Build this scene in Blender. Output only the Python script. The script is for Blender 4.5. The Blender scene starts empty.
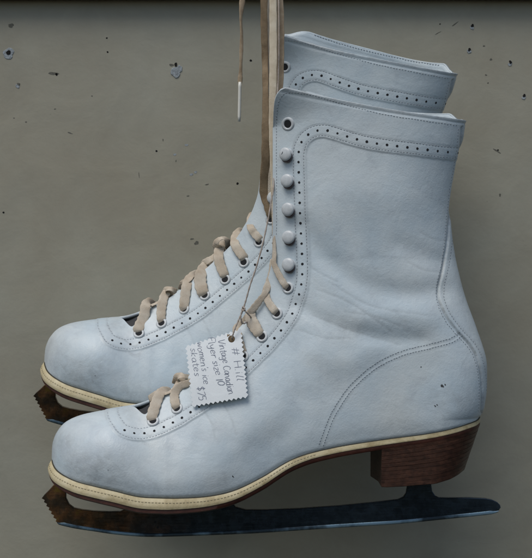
import bpy, bmesh, math, random
import numpy as np
from mathutils import Vector, Matrix
from mathutils.bvhtree import BVHTree

random.seed(7)
rng = np.random.default_rng(7)
SC = bpy.context.scene
COL = SC.collection
S = 0.0007          # metres per photo pixel on the mid plane of the front skate
D = 0.95            # camera distance to that plane
CX, CY = 266.0, 279.0
WALL_Y = 0.150
CAM = Vector((0, -D, 0))


def P(px, py, y=0.0):
    k = S * (D + y) / D
    return Vector(((px - CX) * k, y, (CY - py) * k))


# ------------------------------------------------------------------ materials
def new_mat(name):
    m = bpy.data.materials.new(name)
    m.use_nodes = True
    nt = m.node_tree
    b = nt.nodes['Principled BSDF']
    return m, nt, b


def N(nt, typ, **kw):
    n = nt.nodes.new(typ)
    for k, v in kw.items():
        if k.startswith('i_'):
            n.inputs[k[2:]].default_value = v
        else:
            setattr(n, k, v)
    return n


def noise(nt, scale, detail=4, rough=0.55, vec=None, dist=0.0):
    n = N(nt, 'ShaderNodeTexNoise')
    n.inputs['Scale'].default_value = scale
    n.inputs['Detail'].default_value = detail
    n.inputs['Roughness'].default_value = rough
    n.inputs['Distortion'].default_value = dist
    if vec is not None:
        nt.links.new(vec, n.inputs['Vector'])
    return n


def ramp(nt, fac, stops):
    r = N(nt, 'ShaderNodeValToRGB')
    cr = r.color_ramp
    while len(cr.elements) < len(stops):
        cr.elements.new(0.5)
    for e, (p, c) in zip(cr.elements, stops):
        e.position = p
        e.color = (c, c, c, 1) if isinstance(c, (int, float)) else (*c, 1)
    nt.links.new(fac, r.inputs['Fac'])
    return r


def mix(nt, fac, a, b, blend='MIX'):
    m = N(nt, 'ShaderNodeMix', data_type='RGBA', blend_type=blend)
    for sock, v in ((m.inputs['Factor'], fac), (m.inputs[6], a), (m.inputs[7], b)):
        if hasattr(v, 'node'):
            nt.links.new(v, sock)
        elif isinstance(v, (int, float)):
            sock.default_value = v
        else:
            sock.default_value = (*v, 1)
    return m.outputs[2]


def bump(nt, b, height, strength, dist=0.001, prev=None):
    n = N(nt, 'ShaderNodeBump')
    n.inputs['Strength'].default_value = strength
    n.inputs['Distance'].default_value = dist
    nt.links.new(height, n.inputs['Height'])
    if prev is not None:
        nt.links.new(prev, n.inputs['Normal'])
    nt.links.new(n.outputs[0], b.inputs['Normal'])
    return n.outputs[0]


def objco(nt):
    return N(nt, 'ShaderNodeTexCoord').outputs['Object']


def scaled(nt, vec, sc, loc=(0, 0, 0), rot=(0, 0, 0)):
    m = N(nt, 'ShaderNodeMapping')
    m.inputs['Scale'].default_value = sc
    m.inputs['Location'].default_value = loc
    m.inputs['Rotation'].default_value = rot
    nt.links.new(vec, m.inputs['Vector'])
    return m.outputs[0]


def simple(name, col, rough=0.5, metal=0.0, nscale=None, namp=0.25, bscale=None, bstr=0.2):
    m, nt, b = new_mat(name)
    b.inputs['Base Color'].default_value = (*col, 1)
    b.inputs['Roughness'].default_value = rough
    b.inputs['Metallic'].default_value = metal
    o = objco(nt)
    if nscale:
        n = noise(nt, nscale, 5, 0.6, o)
        r = ramp(nt, n.outputs['Fac'], [(0.3, 1 - namp), (0.7, 1.0)])
        nt.links.new(mix(nt, 1.0, col, r.outputs['Color'], 'MULTIPLY'), b.inputs['Base Color'])
    if bscale:
        n2 = noise(nt, bscale, 3, 0.6, o)
        bump(nt, b, n2.outputs['Fac'], bstr, 0.0005)
    return m


def leather_mat(name, off):
    m, nt, b = new_mat(name)
    o0 = objco(nt)
    o = scaled(nt, o0, (1, 1, 1), off)
    base = (0.605, 0.680, 0.712)
    # soft blotches of age
    n1 = noise(nt, 22, 5, 0.62, o)
    r1 = ramp(nt, n1.outputs['Fac'], [(0.32, (0.82, 0.88, 0.93)), (0.60, (1, 1, 1))])
    c = mix(nt, 1.0, base, r1.outputs['Color'], 'MULTIPLY')
    # greyish rubbed dirt, fine
    n2 = noise(nt, 70, 8, 0.72, o, 0.6)
    r2 = ramp(nt, n2.outputs['Fac'], [(0.54, 0.0), (0.74, 0.42)])
    c = mix(nt, r2.outputs['Color'], c, (0.36, 0.40, 0.45))
    # the toe and lower side are scuffed most: gradient mask by position along the boot
    sep = N(nt, 'ShaderNodeSeparateXYZ')
    nt.links.new(o0, sep.inputs[0])
    mr = N(nt, 'ShaderNodeMapRange')
    mr.inputs['From Min'].default_value = 0.02
    mr.inputs['From Max'].default_value = -0.15
    nt.links.new(sep.outputs['X'], mr.inputs['Value'])
    n3 = noise(nt, 34, 7, 0.68, o, 0.4)
    r3 = ramp(nt, n3.outputs['Fac'], [(0.46, 0.0), (0.68, 0.55)])
    mm = N(nt, 'ShaderNodeMath', operation='MULTIPLY')
    nt.links.new(r3.outputs['Color'], mm.inputs[0])
    nt.links.new(mr.outputs[0], mm.inputs[1])
    c = mix(nt, mm.outputs[0], c, (0.37, 0.42, 0.48))
    # thin scratches
    v = scaled(nt, o, (45, 120, 260), rot=(0, 0.9, 0))
    n4 = noise(nt, 1.0, 6, 0.7, v, 1.0)
    r4 = ramp(nt, n4.outputs['Fac'], [(0.68, 0.0), (0.75, 0.22)])
    c = mix(nt, r4.outputs['Color'], c, (0.42, 0.44, 0.46))
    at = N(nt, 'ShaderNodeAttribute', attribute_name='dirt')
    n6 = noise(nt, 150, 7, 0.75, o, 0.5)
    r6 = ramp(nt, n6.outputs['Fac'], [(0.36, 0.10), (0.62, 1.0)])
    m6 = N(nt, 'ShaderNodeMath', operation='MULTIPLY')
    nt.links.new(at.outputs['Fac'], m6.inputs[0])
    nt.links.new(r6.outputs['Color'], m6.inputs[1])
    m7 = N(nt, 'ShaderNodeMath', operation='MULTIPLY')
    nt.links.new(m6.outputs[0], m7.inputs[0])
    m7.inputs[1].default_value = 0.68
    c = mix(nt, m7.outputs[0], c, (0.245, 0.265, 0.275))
    # hairline cracks of the finish
    vo = N(nt, 'ShaderNodeTexVoronoi', feature='DISTANCE_TO_EDGE')
    vo.inputs['Scale'].default_value = 210
    nd = noise(nt, 60, 4, 0.6, o)
    vadd = N(nt, 'ShaderNodeMixRGB', blend_type='ADD')
    vadd.inputs[0].default_value = 0.02
    nt.links.new(o, vadd.inputs[1])
    nt.links.new(nd.outputs['Color'], vadd.inputs[2])
    nt.links.new(vadd.outputs[0], vo.inputs['Vector'])
    rv = ramp(nt, vo.outputs['Distance'], [(0.0, 1.0), (0.05, 0.0)])
    n8 = noise(nt, 30, 4, 0.6, scaled(nt, o, (1, 1, 1), (4, 4, 4)))
    r8 = ramp(nt, n8.outputs['Fac'], [(0.50, 0.0), (0.68, 0.16)])
    m8 = N(nt, 'ShaderNodeMath', operation='MULTIPLY')
    nt.links.new(rv.outputs['Color'], m8.inputs[0])
    nt.links.new(r8.outputs['Color'], m8.inputs[1])
    c = mix(nt, m8.outputs[0], c, (0.30, 0.33, 0.35))
    # a touch of yellowing
    n9 = noise(nt, 14, 3, 0.5, scaled(nt, o, (1, 1, 1), (9, 1, 2)))
    r9 = ramp(nt, n9.outputs['Fac'], [(0.52, 0.0), (0.75, 0.30)])
    c = mix(nt, r9.outputs['Color'], c, (0.60, 0.61, 0.56))
    nt.links.new(c, b.inputs['Base Color'])
    rr = ramp(nt, n1.outputs['Fac'], [(0.3, 0.46), (0.7, 0.32)])
    nt.links.new(rr.outputs['Color'], b.inputs['Roughness'])
    b.inputs['Specular IOR Level'].default_value = 0.45
    g = noise(nt, 900, 3, 0.6, o)
    p = bump(nt, b, g.outputs['Fac'], 0.22, 0.0005)
    g2 = noise(nt, 130, 6, 0.65, o, 0.8)
    p = bump(nt, b, g2.outputs['Fac'], 0.17, 0.0012, p)
    g3 = noise(nt, 38, 4, 0.55, o, 0.5)
    bump(nt, b, g3.outputs['Fac'], 0.16, 0.004, p)
    return m


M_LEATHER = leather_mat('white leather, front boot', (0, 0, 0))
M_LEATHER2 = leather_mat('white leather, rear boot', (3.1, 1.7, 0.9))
M_LINING = simple('grey lining', (0.30, 0.30, 0.29), 0.9, nscale=60)
M_DARK = simple('punched hole', (0.012, 0.013, 0.016), 0.9)
M_STITCH = simple('thread', (0.31, 0.345, 0.375), 0.9)
M_EDGE = simple('worn cut edge', (0.30, 0.34, 0.33), 0.8, nscale=300, namp=0.5)
M_ENAMEL = simple('white enamel', (0.62, 0.66, 0.68), 0.30, nscale=400, namp=0.2)
M_HOOKB = simple('shaded hook back', (0.15, 0.12, 0.12), 0.5, nscale=500)  # dark colour stands in for the shadow under each hook cap
M_NICK = simple('torn nick', (0.07, 0.075, 0.08), 0.9, nscale=900)
M_TONGUE = simple('tongue with throat shade', (0.035, 0.037, 0.042), 0.7, nscale=60, bscale=300)  # near-black colour paints the shade inside the throat opening
M_INK = simple('ink', (0.17, 0.195, 0.26), 0.7)
M_SOLE = simple('brown sole leather', (0.075, 0.024, 0.015), 0.5, nscale=120, namp=0.6, bscale=400, bstr=0.3)
M_STRING = simple('thin string', (0.50, 0.43, 0.37), 0.9, nscale=900, namp=0.4)
M_AGLET = simple('plastic aglet', (0.72, 0.72, 0.66), 0.35)
M_HOLE = simple('hole in wall', (0.006, 0.006, 0.006), 0.95)
M_CHIP = simple('bare plaster chip', (0.42, 0.47, 0.50), 0.85, nscale=700, namp=0.6)
M_SCUFF = simple('dark scuff', (0.165, 0.162, 0.135), 0.9, nscale=900, namp=0.5)


def welt_mat():
    m, nt, b = new_mat('cream welt')
    o = objco(nt)
    n = noise(nt, 80, 6, 0.65, o)
    r = ramp(nt, n.outputs['Fac'], [(0.28, (0.30, 0.235, 0.115)), (0.50, (0.50, 0.43, 0.26)), (0.75, (0.61, 0.55, 0.38))])
    nt.links.new(r.outputs['Color'], b.inputs['Base Color'])
    b.inputs['Roughness'].default_value = 0.55
    n2 = noise(nt, 500, 3, 0.6, o)
    bump(nt, b, n2.outputs['Fac'], 0.35, 0.0006)
    return m


M_WELT = welt_mat()


def heel_mat():
    m, nt, b = new_mat('stacked leather heel')
    o = objco(nt)
    v = scaled(nt, o, (70, 70, 420), rot=(0, math.radians(3), 0))
    n = noise(nt, 1.0, 6, 0.68, v)
    r = ramp(nt, n.outputs['Fac'], [(0.28, (0.034, 0.015, 0.009)), (0.5, (0.070, 0.029, 0.017)), (0.75, (0.110, 0.050, 0.030))])
    n2 = noise(nt, 260, 5, 0.7, o)
    r2 = ramp(nt, n2.outputs['Fac'], [(0.35, 0.45), (0.7, 1.1)])
    c = mix(nt, 1.0, r.outputs['Color'], r2.outputs['Color'], 'MULTIPLY')
    n3 = noise(nt, 45, 6, 0.7, o, 0.6)
    r3 = ramp(nt, n3.outputs['Fac'], [(0.56, 0.0), (0.72, 0.55)])
    c = mix(nt, r3.outputs['Color'], c, (0.125, 0.062, 0.040))
    nt.links.new(c, b.inputs['Base Color'])
    b.inputs['Roughness'].default_value = 0.48
    bump(nt, b, n2.outputs['Fac'], 0.25, 0.0008)
    return m


M_HEEL = heel_mat()


def steel_mat():
    m, nt, b = new_mat('old blade steel')
    o = objco(nt)
    sep = N(nt, 'ShaderNodeSeparateXYZ')
    nt.links.new(o, sep.inputs[0])
    n = noise(nt, 26, 5, 0.6, o)
    # coppery reflections painted as colour on the blade front: x position plus noise
    ma = N(nt, 'ShaderNodeMath', operation='MULTIPLY_ADD')
    nt.links.new(n.outputs['Fac'], ma.inputs[0])
    ma.inputs[1].default_value = 0.05
    nt.links.new(sep.outputs['X'], ma.inputs[2])
    mr = N(nt, 'ShaderNodeMapRange')
    mr.inputs['From Min'].default_value = -0.095
    mr.inputs['From Max'].default_value = -0.040
    mr.inputs['To Min'].default_value = 1.0
    mr.inputs['To Max'].default_value = 0.0
    nt.links.new(ma.outputs[0], mr.inputs['Value'])
    n2 = noise(nt, 55, 6, 0.65, o)
    warm_refl = ramp(nt, n2.outputs['Fac'], [(0.30, (0.040, 0.045, 0.048)), (0.47, (0.085, 0.062, 0.040)),
                                        (0.58, (0.21, 0.115, 0.06)), (0.70, (0.34, 0.26, 0.07))])
    st = ramp(nt, n2.outputs['Fac'], [(0.30, (0.020, 0.034, 0.052)), (0.75, (0.038, 0.062, 0.090))])  # dark blue stands in for dim surroundings mirrored in the chrome
    c = mix(nt, mr.outputs[0], st.outputs['Color'], warm_refl.outputs['Color'])
    nt.links.new(c, b.inputs['Base Color'])
    b.inputs['Metallic'].default_value = 0.75
    n3 = noise(nt, 180, 5, 0.65, o)
    rr = ramp(nt, n3.outputs['Fac'], [(0.35, 0.16), (0.7, 0.36)])
    nt.links.new(rr.outputs['Color'], b.inputs['Roughness'])
    v = scaled(nt, o, (60, 300, 700))
    n4 = noise(nt, 1.0, 4, 0.6, v)
    bump(nt, b, n4.outputs['Fac'], 0.12, 0.0005)
    return m


M_STEEL = steel_mat()
M_RUNNER = simple('ground runner edge', (0.13, 0.20, 0.25), 0.36, 0.8, nscale=22, namp=0.85, bscale=500, bstr=0.15)


for _n in M_RUNNER.node_tree.nodes:
    if _n.type == 'VALTORGB':
        _n.color_ramp.elements[0].position = 0.46
        _n.color_ramp.elements[1].position = 0.58


def lace_mat(name, col, dark):
    m, nt, b = new_mat(name)
    o = objco(nt)
    n = noise(nt, 110, 5, 0.65, o)
    r = ramp(nt, n.outputs['Fac'], [(0.30, dark), (0.66, col)])
    nt.links.new(r.outputs['Color'], b.inputs['Base Color'])
    b.inputs['Roughness'].default_value = 0.92
    w = N(nt, 'ShaderNodeTexWave', wave_type='BANDS', bands_direction='DIAGONAL')
    w.inputs['Scale'].default_value = 620
    w.inputs['Distortion'].default_value = 2.0
    w.inputs['Detail'].default_value = 2
    nt.links.new(o, w.inputs['Vector'])
    p = bump(nt, b, w.outputs['Fac'], 0.32, 0.0005)
    n2 = noise(nt, 1500, 3, 0.6, o)
    bump(nt, b, n2.outputs['Fac'], 0.4, 0.0005, p)
    return m


M_LACE = lace_mat('cream cotton lace', (0.62, 0.56, 0.465), (0.45, 0.375, 0.285))
M_LACEB = lace_mat('browned cotton lace', (0.30, 0.225, 0.14), (0.15, 0.105, 0.06))
M_LACEM = lace_mat('tanned cotton lace', (0.45, 0.36, 0.25), (0.26, 0.19, 0.12))
M_LACEW = lace_mat('pale cotton lace', (0.62, 0.56, 0.44), (0.44, 0.37, 0.26))


def paper_mat():
    m, nt, b = new_mat('white card')
    o = objco(nt)
    n = noise(nt, 60, 5, 0.6, o)
    r = ramp(nt, n.outputs['Fac'], [(0.3, (0.68, 0.73, 0.755)), (0.7, (0.745, 0.79, 0.81))])
    nt.links.new(r.outputs['Color'], b.inputs['Base Color'])
    b.inputs['Roughness'].default_value = 0.85
    n2 = noise(nt, 900, 3, 0.6, o)
    bump(nt, b, n2.outputs['Fac'], 0.2, 0.0004)
    return m


M_PAPER = paper_mat()


def wall_mat():
    m, nt, b = new_mat('olive grey painted wall')
    o = objco(nt)
    n = noise(nt, 4.5, 6, 0.6, o)
    r = ramp(nt, n.outputs['Fac'], [(0.36, (0.330, 0.308, 0.236)), (0.64, (0.350, 0.350, 0.288))])
    # broad rubbed patches and long horizontal smears
    v = scaled(nt, o, (18, 18, 26))
    n2 = noise(nt, 1.0, 7, 0.68, v, 0.5)
    r2 = ramp(nt, n2.outputs['Fac'], [(0.35, 0.90), (0.65, 1.03)])
    c = mix(nt, 1.0, r.outputs['Color'], r2.outputs['Color'], 'MULTIPLY')
    # specks of dirt
    n3 = noise(nt, 260, 3, 0.7, o)
    r3 = ramp(nt, n3.outputs['Fac'], [(0.70, 0.0), (0.78, 0.55)])
    c = mix(nt, r3.outputs['Color'], c, (0.08, 0.078, 0.062))
    n5 = noise(nt, 190, 3, 0.7, scaled(nt, o, (1, 1, 1), (5, 2, 8)))
    r5 = ramp(nt, n5.outputs['Fac'], [(0.745, 0.0), (0.80, 0.4)])
    c = mix(nt, r5.outputs['Color'], c, (0.34, 0.35, 0.33))
    nt.links.new(c, b.inputs['Base Color'])
    b.inputs['Roughness'].default_value = 0.62
    n4 = noise(nt, 240, 5, 0.6, o)
    p = bump(nt, b, n4.outputs['Fac'], 0.16, 0.0008)
    bump(nt, b, n2.outputs['Fac'], 0.12, 0.002, p)
    return m


M_WALL = wall_mat()
M_WOOD = simple('dark brown rail wood', (0.13, 0.075, 0.045), 0.6, nscale=40, namp=0.5, bscale=120)


# ------------------------------------------------------------------ helpers
def thing(name, loc, label=None, cat=None, group=None):
    o = bpy.data.objects.new(name, None)
    o.empty_display_size = 0.02
    COL.objects.link(o)
    o.location = loc
    if label:
        o['label'] = label
    if cat:
        o['category'] = cat
    if group:
        o['group'] = group
    return o


BASE = Vector((0, 0, 0))   # set to the base of the thing being built


def link_mesh(name, me, parent=None, mats=(), smooth=True, origin=None):
    org = BASE if origin is None else origin
    me.transform(Matrix.Translation(-org))
    for m in mats:
        me.materials.append(m)
    if smooth:
        me.polygons.foreach_set('use_smooth', [True] * len(me.polygons))
    o = bpy.data.objects.new(name, me)
    COL.objects.link(o)
    if parent is not None:
        o.parent = parent
    else:
        o.location = org
    return o


def bm_obj(name, bm, parent=None, mats=(), smooth=True, origin=None, autosmooth=None):
    me = bpy.data.meshes.new(name)
    bmesh.ops.recalc_face_normals(bm, faces=bm.faces)
    if autosmooth is not None:
        for e in bm.edges:
            if len(e.link_faces) == 2 and e.calc_face_angle(0) > autosmooth:
                e.smooth = False
    bm.to_mesh(me)
    bm.free()
    return link_mesh(name, me, parent, mats, smooth, origin)


def catmull(pts, n):
    """dense Catmull-Rom through pts (k,dim), n samples per span"""
    p = np.asarray(pts, float)
    q = np.vstack([2 * p[0] - p[1], p, 2 * p[-1] - p[-2]])
    out = []
    for i in range(1, len(q) - 2):
        t = np.linspace(0, 1, n, endpoint=False)[:, None]
        a, b, c, d = q[i - 1], q[i], q[i + 1], q[i + 2]
        out.append(0.5 * (2 * b + (c - a) * t + (2 * a - 5 * b + 4 * c - d) * t ** 2 + (3 * b - a - 3 * c + d) * t ** 3))
    out.append(p[-1:])
    return np.vstack(out)


def resample(pts, step=None, n=None):
    p = np.asarray(pts, float)
    seg = np.linalg.norm(np.diff(p, axis=0), axis=1)
    s = np.concatenate([[0], np.cumsum(seg)])
    if n is None:
        n = max(2, int(round(s[-1] / step)) + 1)
    t = np.linspace(0, s[-1], n)
    return np.stack([np.interp(t, s, p[:, k]) for k in range(p.shape[1])], 1)


def sdist(pts, poly):
    """unsigned distance, sign (left/right of travel) of points to an open polyline"""
    poly = np.asarray(poly, float)
    best = np.full(len(pts), 1e9)
    sgn = np.zeros(len(pts))
    for a, b in zip(poly[:-1], poly[1:]):
        ab = b - a
        L2 = max(1e-9, ab @ ab)
        ap = pts - a
        t = np.clip((ap @ ab) / L2, 0, 1)
        d = np.hypot(ap[:, 0] - t * ab[0], ap[:, 1] - t * ab[1])
        cr = ab[0] * ap[:, 1] - ab[1] * ap[:, 0]
        upd = d < best - 1e-9
        best = np.where(upd, d, best)
        sgn = np.where(upd, np.sign(cr), sgn)
    return best, sgn


def sstep(a, b, x):
    t = np.clip((np.asarray(x, float) - a) / (b - a), 0, 1)
    return t * t * (3 - 2 * t)


def offset_poly(poly, d):
    p = np.asarray(poly, float)
    t = np.gradient(p, axis=0)
    t /= np.maximum(1e-9, np.linalg.norm(t, axis=1))[:, None]
    n = np.stack([-t[:, 1], t[:, 0]], 1)
    return p + n * d


# ------------------------------------------------------------------ boot shape (photo pixel units)
AB = [  # front/top outline            back/bottom outline
    ((52.4, 457), (52.6, 461)), ((52.2, 449), (54.5, 466)), ((53, 442), (58, 471)), ((57, 432), (66, 477)),
    ((65, 422.5), (78, 483)), ((78, 416), (95, 488)), ((97, 411.5), (115, 493)), ((118, 408), (138, 498.6)),
    ((140, 404), (160, 500)), ((160, 396), (185, 500)), ((185, 380), (210, 498)), ((210, 358), (235, 492)),
    ((230, 338), (262, 479)), ((248, 318), (295, 460)), ((259, 300), (335, 449)), ((266, 285), (385, 441)),
    ((270, 272), (430, 435)), ((272, 262), (465, 426)), ((272.6, 252), (480, 416.5)), ((272.8, 242), (485, 396)),
    ((273, 230), (486.2, 374)), ((273, 218), (484.5, 355)), ((273, 203), (475, 326)), ((273, 185), (464, 295)),
    ((273, 165), (454.5, 255)), ((273, 147), (450, 215)), ((273, 128), (453.5, 178)), ((273.5, 110), (461, 143)),
    ((275, 99), (463.2, 129)), ((278.5, 91.5), (464.2, 123)), ((285, 87.5), (464.8, 120.5))]
A0 = np.array([a for a, b in AB], float)
B0 = np.array([b for a, b in AB], float)
IH = 18   # heel corner


def Fw(x):
    return np.interp(x, [50, 90, 130, 170, 220, 270, 320, 380, 430, 490], [54, 57, 60, 61, 56, 48, 43, 42, 43, 43])


def plan_w(x):
    tt = np.clip((x - 51.5) / 62, 0, 1)
    hh = np.clip((480.5 - x) / 46, 0, 1)
    return Fw(x) * np.sqrt(1 - (1 - tt) ** 2) * np.sqrt(1 - (1 - hh) ** 2)


# bottom outline is seen on the near flank: bring it to the mid plane by its depth
for i in range(IH + 1):
    f = (D - plan_w(B0[i, 0]) * S) / D
    B0[i] = [CX + (B0[i, 0] - CX) * f, CY + (B0[i, 1] - CY) * f]

Ad = catmull(A0, 24)
Bd = catmull(B0, 24)
idx = np.linspace(0, len(AB) - 1, len(Ad))
arc = np.concatenate([[0], np.cumsum(0.45 * np.linalg.norm(np.diff(Ad, axis=0), axis=1)
                                     + 0.55 * np.linalg.norm(np.diff(Bd, axis=0), axis=1))])
NS, NU = 560, 190
q = np.linspace(0, 1, NS)
qs = np.where(q < 0.12, (q / 0.12) ** 1.7 * 0.12, q)
qs = np.where(q < 0.12, 0.12 * (0.3 * (q / 0.12) + 0.7 * (q / 0.12) ** 2), q)
st_arc = qs * arc[-1]
ST_I = np.interp(st_arc, arc, idx)
Ast = np.stack([np.interp(st_arc, arc, Ad[:, k]) for k in (0, 1)], 1)
Bst = np.stack([np.interp(st_arc, arc, Bd[:, k]) for k in (0, 1)], 1)
# the rim sags a little between its corners: handled below
FRONT = np.vstack([Ad[idx <= 26], [[273, 60], [273, 0]]])[::4]
BACKX = Bd[idx >= IH]
order = np.argsort(BACKX[:, 1])
BKY, BKX = BACKX[order, 1], BACKX[order, 0]

PERF = np.array([(112.5, 404), (113, 414), (114.5, 418), (118, 423.4), (122, 428.7), (130, 432.4), (139.8, 433.6), (149.4, 432.3),
                 (159.6, 429), (170, 424), (180, 419), (188.5, 413.5), (205, 403), (222, 390), (240, 373), (252, 361.5),
                 (260, 353.5), (267.3, 346.5), (274.4, 338.3), (281.4, 330), (287, 322), (292.4, 313.4), (296, 303),
                 (299.3, 293.5), (301.5, 283), (302.4, 270), (302, 254), (301.4, 240), (300.3, 220), (299.7, 200),
                 (299.2, 182), (298.6, 165), (299, 150), (303, 139.5), (311.7, 132.4), (322.6, 130), (333, 132),
                 (352.5, 138), (374, 143), (405, 147), (436, 150.8), (458, 153)], float)
PERFD = catmull(PERF, 6)
BACKSEAM = catmull([(462, 128), (461, 145), (458, 165), (453.5, 190), (450.5, 215), (448.5, 240), (445, 265), (440.5, 285),
                    (440.5, 300), (447, 316), (458, 331), (470, 344), (478, 358), (482, 376), (483, 395), (482, 412)], 6)
COUNTER = catmull([(322, 446), (325.5, 436), (334, 415), (350.7, 389.6), (374.4, 368), (401.5, 354.5), (428.6, 347.6), (452, 341), (462, 334)], 6)

FOLDS = [  # polyline, depth px (+ = into the boot), sigma px
    ([(303, 228), (326, 258), (360, 283), (405, 294), (442, 290)], 2.3, 12),
    ([(365, 318), (395, 316), (425, 320)], -2.2, 13),
    ([(296, 305), (335, 325), (380, 338), (420, 340)], 1.5, 8),
    ([(318, 352), (345, 362), (368, 352)], -2.0, 15),
    ([(245, 462), (285, 432), (300, 400)], 1.8, 16),
    ([(320, 210), (350, 195), (400, 200)], -1.6, 26),
    ([(400, 245), (440, 262)], 1.6, 11),
    ([(205, 418), (196, 452)], 0.7, 7), ([(228, 402), (232, 440)], 0.6, 9),
    ([(175, 438), (170, 470)], 0.5, 8),
    ([(318, 290), (350, 303), (392, 332)], 0.175, 1.8), ([(330, 283), (372, 306), (430, 316)], 0.150, 1.6),
    ([(312, 315), (350, 330), (400, 345)], 0.150, 1.7), ([(345, 312), (372, 316), (400, 326)], 0.140, 1.4),
    ([(306, 262), (318, 272), (338, 282)], 0.140, 1.6), ([(420, 232), (436, 240), (447, 240)], 0.125, 1.6),
    ([(408, 262), (424, 270), (442, 272)], 0.140, 1.5), ([(300, 330), (325, 338), (350, 338)], 0.110, 1.6),
    ([(203, 410), (212, 424), (215, 440)], 0.125, 1.6), ([(222, 402), (231, 418), (236, 434)], 0.110, 1.6),
]


def make_upper(warp):
    u = np.linspace(0, 1, NU + 1)
    u = 0.45 * u + 0.55 * (1 - np.cos(np.pi * u)) / 2
    X = Ast[:, None, 0] * (1 - u) + Bst[:, None, 0] * u
    Y = Ast[:, None, 1] * (1 - u) + Bst[:, None, 1] * u
    ii = ST_I[:, None] * np.ones_like(u)
    sag = sstep(24, 30, ii) * 3.0 * np.sin(np.pi * u) * (1 - 0.0 * u)
    Y = Y + sag
    L = np.hypot(Ast[:, 0] - Bst[:, 0], Ast[:, 1] - Bst[:, 1])[:, None]
    pts = np.stack([X.ravel(), Y.ravel()], 1)
    d, _ = sdist(pts, FRONT)
    d = d.reshape(X.shape)
    foot = 1 - sstep(6.3, 9.5, ii)                 # 1 on the toe cap
    tm = (idx > 0.9) & (idx < 13)
    to = np.argsort(Ad[tm, 0])
    ytop = np.interp(X, Ad[tm, 0][to], Ad[tm, 1][to])
    ta = np.clip((X - 51.9) / 64, 0, 1)
    tb = np.clip((Y - ytop) / 52, 0, 1)
    g_toe = np.sqrt(np.clip(1 - (1 - ta) ** 2.1, 0, 1)) * np.clip(1 - (1 - tb) ** 2.3, 0, 1) ** (1 / 2.1)
    g_ins = 1 - (1 - np.clip(d / 98, 0, 1)) ** 2
    g = g_toe * foot + g_ins * (1 - foot)
    xb = np.interp(Y, BKY, BKX)
    xb = np.where(Y > BKY[-1], BKX[-1], xb)
    # below the heel corner the back line is the heel of the last
    db = np.clip(xb - X, 0, None)
    Lb = np.interp(Y, [100, 260, 330, 400], [80, 66, 54, 46])
    gb = np.sqrt(np.clip(1 - (1 - np.clip(db / Lb, 0, 1)) ** 2, 0, 1))
    shaft = np.interp(Y, [60, 110, 200, 260, 320, 420], [46, 43, 40, 38, 40, 43])
    k = (1 - sstep(330, 430, Y)) * sstep(190, 300, X)
    W = Fw(X) * (1 - k) + shaft * k
    w0 = 12.5 * sstep(7.6, 8.8, ii)
    w = w0 + (W - w0) * g
    w = w * gb
    tuck = (0.045 * np.exp(-((1 - u) * L / 13) ** 2) + 0.035 * np.exp(-((1 - u) * L / 3.0) ** 2)) * (1 - sstep(16.5, 18.5, ii)) * sstep(15, 70, L)
    w = w * (1 - tuck)
    weldA = (ST_I < 7.6)
    weldB = (ST_I >= IH - 0.02)
    w[weldA, 0] = 0
    w[weldB, -1] = 0
    w[0, :] = 0
    Y = CY + (Y - CY) * (1 - sstep(22, 29, ii) * w * S / D)
    V = np.stack([(X - CX) * S, -w * S, (CY - Y) * S], -1)
    # normals of the near sheet
    du = np.gradient(V, axis=1)
    ds = np.gradient(V, axis=0)
    n = np.cross(ds, du)
    n /= np.maximum(1e-12, np.linalg.norm(n, axis=-1))[..., None]
    mid = n[NS // 2, NU // 2]
    if mid[1] > 0:
        n = -n
    # ---- relief, laid out in the coordinates in which the outline was traced
    kk = D / (D + V[..., 1])
    ip = np.stack([(CX + (X - CX) * kk).ravel(), (CY + (Y - CY) * kk).ravel()], 1)
    disp = np.zeros(len(ip))
    dd, sg = sdist(ip, PERFD)
    ref = sdist(np.array([[288., 200.]]), PERFD)[1][0]
    sd = dd * sg * ref                              # + on the facing side
    disp += 0.75 * sstep(-8.2, -6.9, sd)            # the facing lies on top of the quarter
    disp -= 0.28 * np.exp(-((sd + 5.2) / 0.9) ** 2)
    disp -= 0.28 * np.exp(-((sd - 5.2) / 0.9) ** 2)
    dd, sg = sdist(ip, BACKSEAM)
    ref = sdist(np.array([[480., 350.]]), BACKSEAM)[1][0]
    ref2 = sdist(np.array([[470., 150.]]), BACKSEAM)[1][0]
    sd2 = dd * sg * ref
    disp += 0.55 * sstep(-0.6, 0.6, sd2)
    disp -= 1.5 * np.exp(-((sd2 + 1.0) / 0.85) ** 2)
    disp -= 0.12 * np.exp(-((sd2 - 4.0) / 0.9) ** 2)
    dd, sg = sdist(ip, COUNTER)
    ref = sdist(np.array([[420., 400.]]), COUNTER)[1][0]
    sd3 = dd * sg * ref
    xm = sstep(316, 324, ip[:, 0])
    disp += 0.16 * sstep(-1.2, 0.6, sd3) * (sd2 < 0) * xm
    disp -= 0.25 * np.exp(-((sd3 + 1.2) / 0.8) ** 2) * (sd2 < 0)
    disp -= 0.16 * np.exp(-((sd3 - 3.2) / 0.8) ** 2) * (sd2 < 0)
    for poly, dep, sig in FOLDS:
        pl = catmull(poly, 6)
        dd, _ = sdist(ip, pl)
        disp -= dep * np.exp(-(dd / sig) ** 2)
    # a soft rolled rim
    ii_r, ur = ii.ravel(), np.broadcast_to(u, X.shape).ravel()
    edge = np.abs(Y - Y[-1:, :]).ravel()
    disp -= 0.5 * np.exp(-((edge - 3.2) / 1.0) ** 2) * (ii_r > 20)
    for _ in range(26):                             # gentle unevenness of worn leather
        c = rng.uniform([60, 100], [480, 490])
        disp += rng.uniform(-0.55, 0.55) * np.exp(-((ip - c) ** 2).sum(1) / rng.uniform(9, 24) ** 2)
    near_ft = ((1 - ur) * L.repeat(NU + 1, 1).ravel())
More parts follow.
